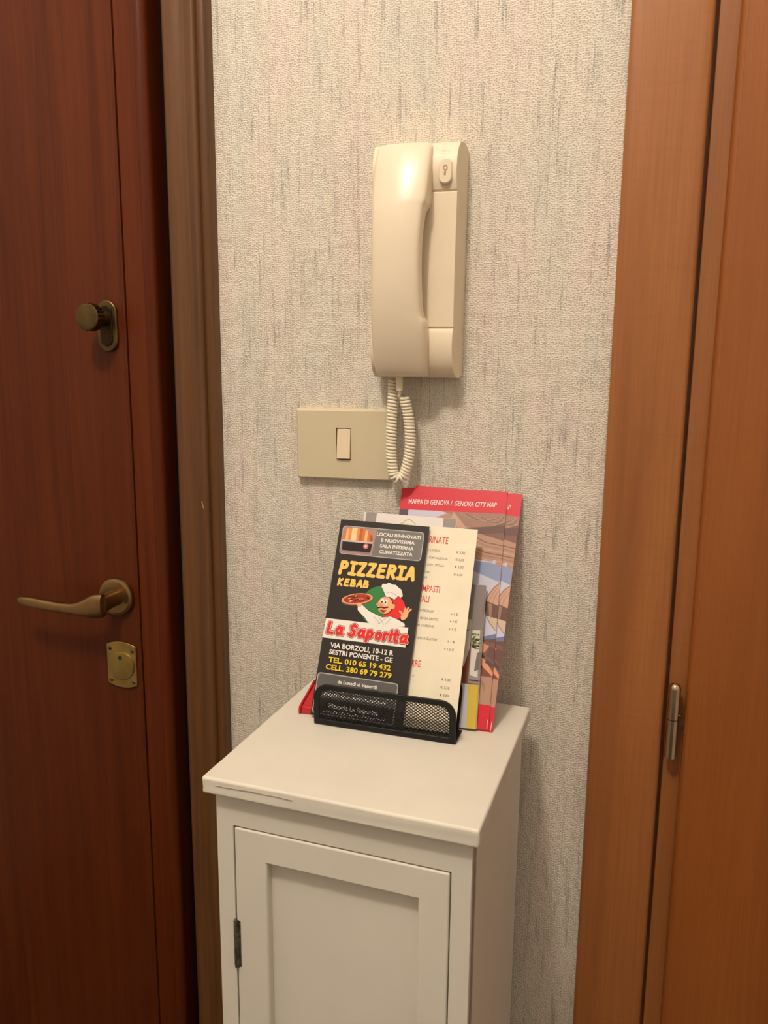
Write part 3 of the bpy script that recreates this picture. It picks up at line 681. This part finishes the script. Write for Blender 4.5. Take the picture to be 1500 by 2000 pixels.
# cream menu ---------------------------------------------------
mn = sheet('pizza_menu', 'cream price menu with red headings half behind the black flyer', 'menu', (-.2398, -.1247, 1.0070), -.8, 23.3, -.22, 90.6, 203.9, .0005, BEI)
p = Print()
for t, r, v, w in (('FARINATE', 61.3, 186.2, 7.2), ('IMPASTI', 58.6, 135.2, 6.8), ('SPECIALI', 48.8, 124.4, 6.8), ('BIRRE', 48.3, 58.9, 6.8)):
    p.text(t, RED2, 0, 0, v, w, .012, right=r, width=.60); p.done('heading', mn, 'orange red heading word'); p = Print()
for t, r, v in (('CLASSICA', 54, 177.4), ('CON SALSICCIA', 63, 169.7), ('CON CIPOLLA', 59.9, 162.3), ('CON', 45.3, 154.5), ('LA', 43.9, 149), ('INTEGRALE', 54.8, 114.7), ('SENZA LIEVITO', 60.6, 107), ('AL CARBONE', 56.7, 99.7), ('SENZA GLUTINE', 61.9, 86.8), ('cl', 42.8, 49)):
    p.text(t, TXT, 0, 0, v, 2.3, .004, right=r, width=.84)
p.done('dish_names', mn)['kind'] = 'stuff'; p = Print()
for t, v in (('€ 5,50', 177.4), ('€ 6,00', 169.8), ('€ 6,00', 162.3), ('€ 6,50', 154.5), ('+ 1 €', 114), ('+ 1 €', 106.8), ('+ 1 €', 99), ('+ 1 €', 86.6), ('+ 1,5 €', 78.7), ('€ 3,00', 49), ('€ 3,50', 41.2), ('€ 3,00', 33.7)):
    p.text(t, TXT, 0, 0, v, 2.4, .006, right=80.2, width=1.0)
p.done('prices', mn)['kind'] = 'stuff'

# white house leaflet -----------------------------------------
hs = sheet('house_leaflet', 'white and grey leaflet with a thin green house outline peeping above the black flyer', 'leaflet', (-.2766, -.1168, 1.0064), 0, 23.2, -.71, 101.8, 213.1, .0012, ink('leaflet_white', 226, 220, 216))
p = Print()
p.poly([(2.4, 0), (101.5, 0), (101.5, 213), (2.4, 213)], ink('leaflet_grey', 150, 142, 140)); p.poly([(14.2, 150), (88.6, 150), (87.8, 213.05), (14.2, 213.05)], ink('leaflet_white', 226, 220, 216))
GRN = ink('lime', 176, 180, 62)
p.stroke([(42.4, 200), (42.4, 204.2), (45.0, 204.2), (45.6, 206.2), (50.6, 209.2), (58.2, 204.6), (58.2, 200)], .8, GRN)
p.done('printed_picture', hs, 'grey margins and a green house outline')

# postcard-size leaflet pair --------------------------------------
def flat_leaflet(pos, label, roll_, grp):
    o = sheet('room_leaflet', label, 'leaflet', pos, 0, 22.3, roll_, 96.1, 143.0, .0004, ink('leaflet_mid', 178, 172, 170), grp)
    p = Print()
    p.poly([(.2, 84), (95.9, 84), (95.9, 142.8), (.2, 142.8)], ink('room_wall', 134, 124, 122)); p.poly([(.2, 43), (95.9, 43), (95.9, 84), (.2, 84)], ink('room_brown', 112, 64, 44))
    p.poly([(.2, 0.2), (87, 0.2), (85.6, 43), (.2, 43)], ink('lavender', 186, 184, 192)); p.poly([(87, .2), (95.9, .2), (95.9, 42.6), (85.8, 42.6)], ink('mustard', 206, 180, 66))
    p.poly([(72, 62), (80, 60), (84.6, 78), (85.0, 104), (81.0, 108), (74, 104)], ink('vase', 206, 202, 194)); p.poly([(79.6, 96), (84.8, 96), (84.8, 107), (81, 108), (79.6, 104)], ink('vase_top', 190, 192, 164)); p.stroke([(79.5, 95.5), (84.6, 97)], .6, ink('olive', 76, 42, 28))
    p.poly([(85.4, 44), (95.9, 44), (95.9, 97.4), (86.2, 96.6)], ink('room_shelf', 150, 140, 134)); p.poly([(86.4, 52), (94.6, 50), (94.2, 97), (86.6, 96.4)], ink('pot_white', 214, 208, 198))
    for k in range(34):
        p.disc(90.4+random.uniform(-3.2, 4.2), 86+random.uniform(-8, 8), random.uniform(.9, 1.8), random.uniform(.7, 1.4), [ink('leaf1', 62, 72, 44), ink('leaf2', 96, 104, 54), ink('leaf3', 136, 142, 76), ink('leaf4', 40, 46, 34)][k % 4], n=8)
    p.poly([(90.8, 56), (95.9, 58), (95.9, 76), (92.6, 74)], ink('grey_mid', 120, 110, 106)); p.poly([(86.2, 47.5), (95.9, 47.5), (95.9, 46.2), (86.2, 46.2)], ink('dark_purple', 66, 52, 66))
    p.done('printed_picture', o, 'printed room with plants above a yellow strip')
    return o
flat_leaflet((-.2282, -.1097, 1.0034), 'small grey leaflet with plants and a yellow foot right behind the cream menu', 1.84, 'room leaflets')
flat_leaflet((-.2275, -.1084, 1.0034), 'second small grey leaflet just showing as a thin edge behind its twin', 1.55, 'room leaflets')

# city maps ----------------------------------------------------
def city_map(pos, label, roll_):
    o = sheet('city_map', label, 'map', pos, 0, 24.3, roll_, 115.8, 244.8, .0010, ink('map_red', 206, 42, 58), 'folded city maps')
    p = Print()
    MB = [ink('marble1', 158, 122, 106), ink('marble2', 178, 140, 120), ink('marble3', 124, 92, 82), ink('marble4', 198, 160, 138), ink('marble5', 106, 78, 72)]
    SK = [ink('sky1', 196, 196, 214), ink('sky2', 142, 154, 190), ink('sky3', 178, 180, 204), ink('sky4', 108, 122, 168)]
    p.poly([(.1, 24), (115.7, 24), (115.7, 220.5), (.1, 220.5)], MB[1])
    p.poly([(.1, 210), (38, 212), (58, 220.5), (.1, 220.5)], SK[0]); p.poly([(.1, 205), (10, 205), (10, 220.5), (.1, 220.5)], ink('map_dark', 84, 74, 84))
    p.poly([(46, 220.5), (115.7, 220.5), (115.7, 213), (89, 201.5), (72, 206), (64, 216)], MB[0])
    for k in range(4): p.stroke([(66+k*8, 219.6-k*1.2), (78+k*7, 214-k*1.0), (92+k*6, 212-k*.4), (108+k*2, 216+k*.6)], .8, MB[2 if k % 2 else 1])
    p.poly([(60, 220.5), (65, 215), (74, 205), (80, 198), (70, 198), (58, 212)], MB[3])
    p.poly([(80, 198), (115.7, 211.5), (115.7, 191.5), (86, 199)], MB[2]); p.poly([(72, 203), (115.7, 208), (115.7, 200), (80, 197)], MB[4])
    p.poly([(70, 190), (88, 198), (115.7, 190), (115.7, 166), (87, 171), (70, 172)], MB[1])
    for k in range(6): p.stroke([(82, 196-k*4.0), (97, 189-k*3.6), (115.4, 186-k*3.4)], 1.0, MB[(2, 0, 3)[k % 3]])
    p.poly([(60, 171.5), (88, 170.5), (105, 168.8), (109, 171), (109.2, 165), (115.7, 163.5), (115.7, 88.8), (60, 92)], SK[0])
    p.poly([(60, 169), (88, 168.8), (106, 167.5), (115.7, 163), (115.7, 147.5), (88, 157.5), (60, 166)], SK[1])
    p.poly([(96, 104), (101.5, 131), (101.8, 112), (96, 110)], SK[3])
    # striped sail globe
    def glob(dx):
        p.poly([(115.7, 147), (110, 142), (105.2, 134), (101.2, 126), (115.7, 120)], MB[3]); p.stroke([(101.4, 126.4), (105.2, 134.4), (110, 142.2), (115.2, 146.6)], 1.3, MB[0])
        for q in ([(105, 125), (108.4, 134), (113, 142)], [(109, 124), (111.6, 133), (115, 140)]): p.stroke(q, .9, MB[1])
        p.poly([(101.2, 128.4), (115.7, 123.5), (115.7, 109.8), (104, 112.4), (101.8, 120)], MB[4]); p.poly([(105.6, 125.8), (109.6, 124.6), (109.4, 112.2), (107, 112.8)], MB[0])
        p.poly([(105, 112.4), (115.7, 110.2), (115.7, 98), (110, 104)], ink('sail_low', 200, 184, 158)); p.stroke([(104.2, 112.4), (108.6, 105), (114.6, 98.4)], .9, MB[0])
    glob(0)
    p.poly([(98, 89.5), (115.7, 95), (115.7, 88.6), (104, 89)], SK[3]); p.poly([(96, 87), (115.7, 90), (115.7, 84), (106, 86)], MB[4])
    p.poly([(96, 24), (115.7, 24), (115.7, 85), (96, 88)], MB[2])
    p.poly([(98, 87), (110, 82), (106, 76), (99, 72)], ink('terracotta1', 214, 148, 106)); p.poly([(98, 70), (104, 71), (115.7, 56), (115.7, 52), (106, 60)], ink('terracotta2', 222, 156, 116))
    p.poly([(99, 74), (105, 69), (107, 70), (102, 76)], ink('map_olive', 70, 62, 48)); p.poly([(106, 66), (115.7, 60), (115.7, 64), (110, 68)], ink('map_dark', 84, 74, 84)); p.poly([(110, 82), (115.7, 80), (115.7, 66), (108, 72)], MB[4])
    p.poly([(96, 66), (106, 60), (115.7, 51.6), (96, 52)], ink('brick', 128, 74, 60)); p.poly([(96, 51.6), (115.7, 51.6), (115.7, 24), (96, 24)], MB[1]); p.poly([(103, 50), (108.5, 44), (109, 36), (105, 44)], MB[0]); p.poly([(96, 30), (108, 24), (96, 24)], MB[0])
    p.stroke([(114.2, .8), (114.4, 10)], .5, ink('pale_pink', 246, 214, 202))
    p.done('printed_picture', o, 'printed collage of marble, sky and roofs')
    q = Print(4); q.text('MAPPA DI GENOVA /', WHT, 9.4, 57.6, 227.2, 5.3, .004); q.text('GENOVA CITY MAP', WHT, 60.2, 105.4, 227.0, 5.3, .004, shear=.22)
    q.done('lettering', o, 'white title on the red band')
    return o
city_map((-.2359, -.1057, 1.0035), 'red topped folded city map in front of its twin against the wallpaper', .98)
city_map((-.2323, -.1026, 1.0066), 'rear folded city map with only its top and right edges showing', -1.82)
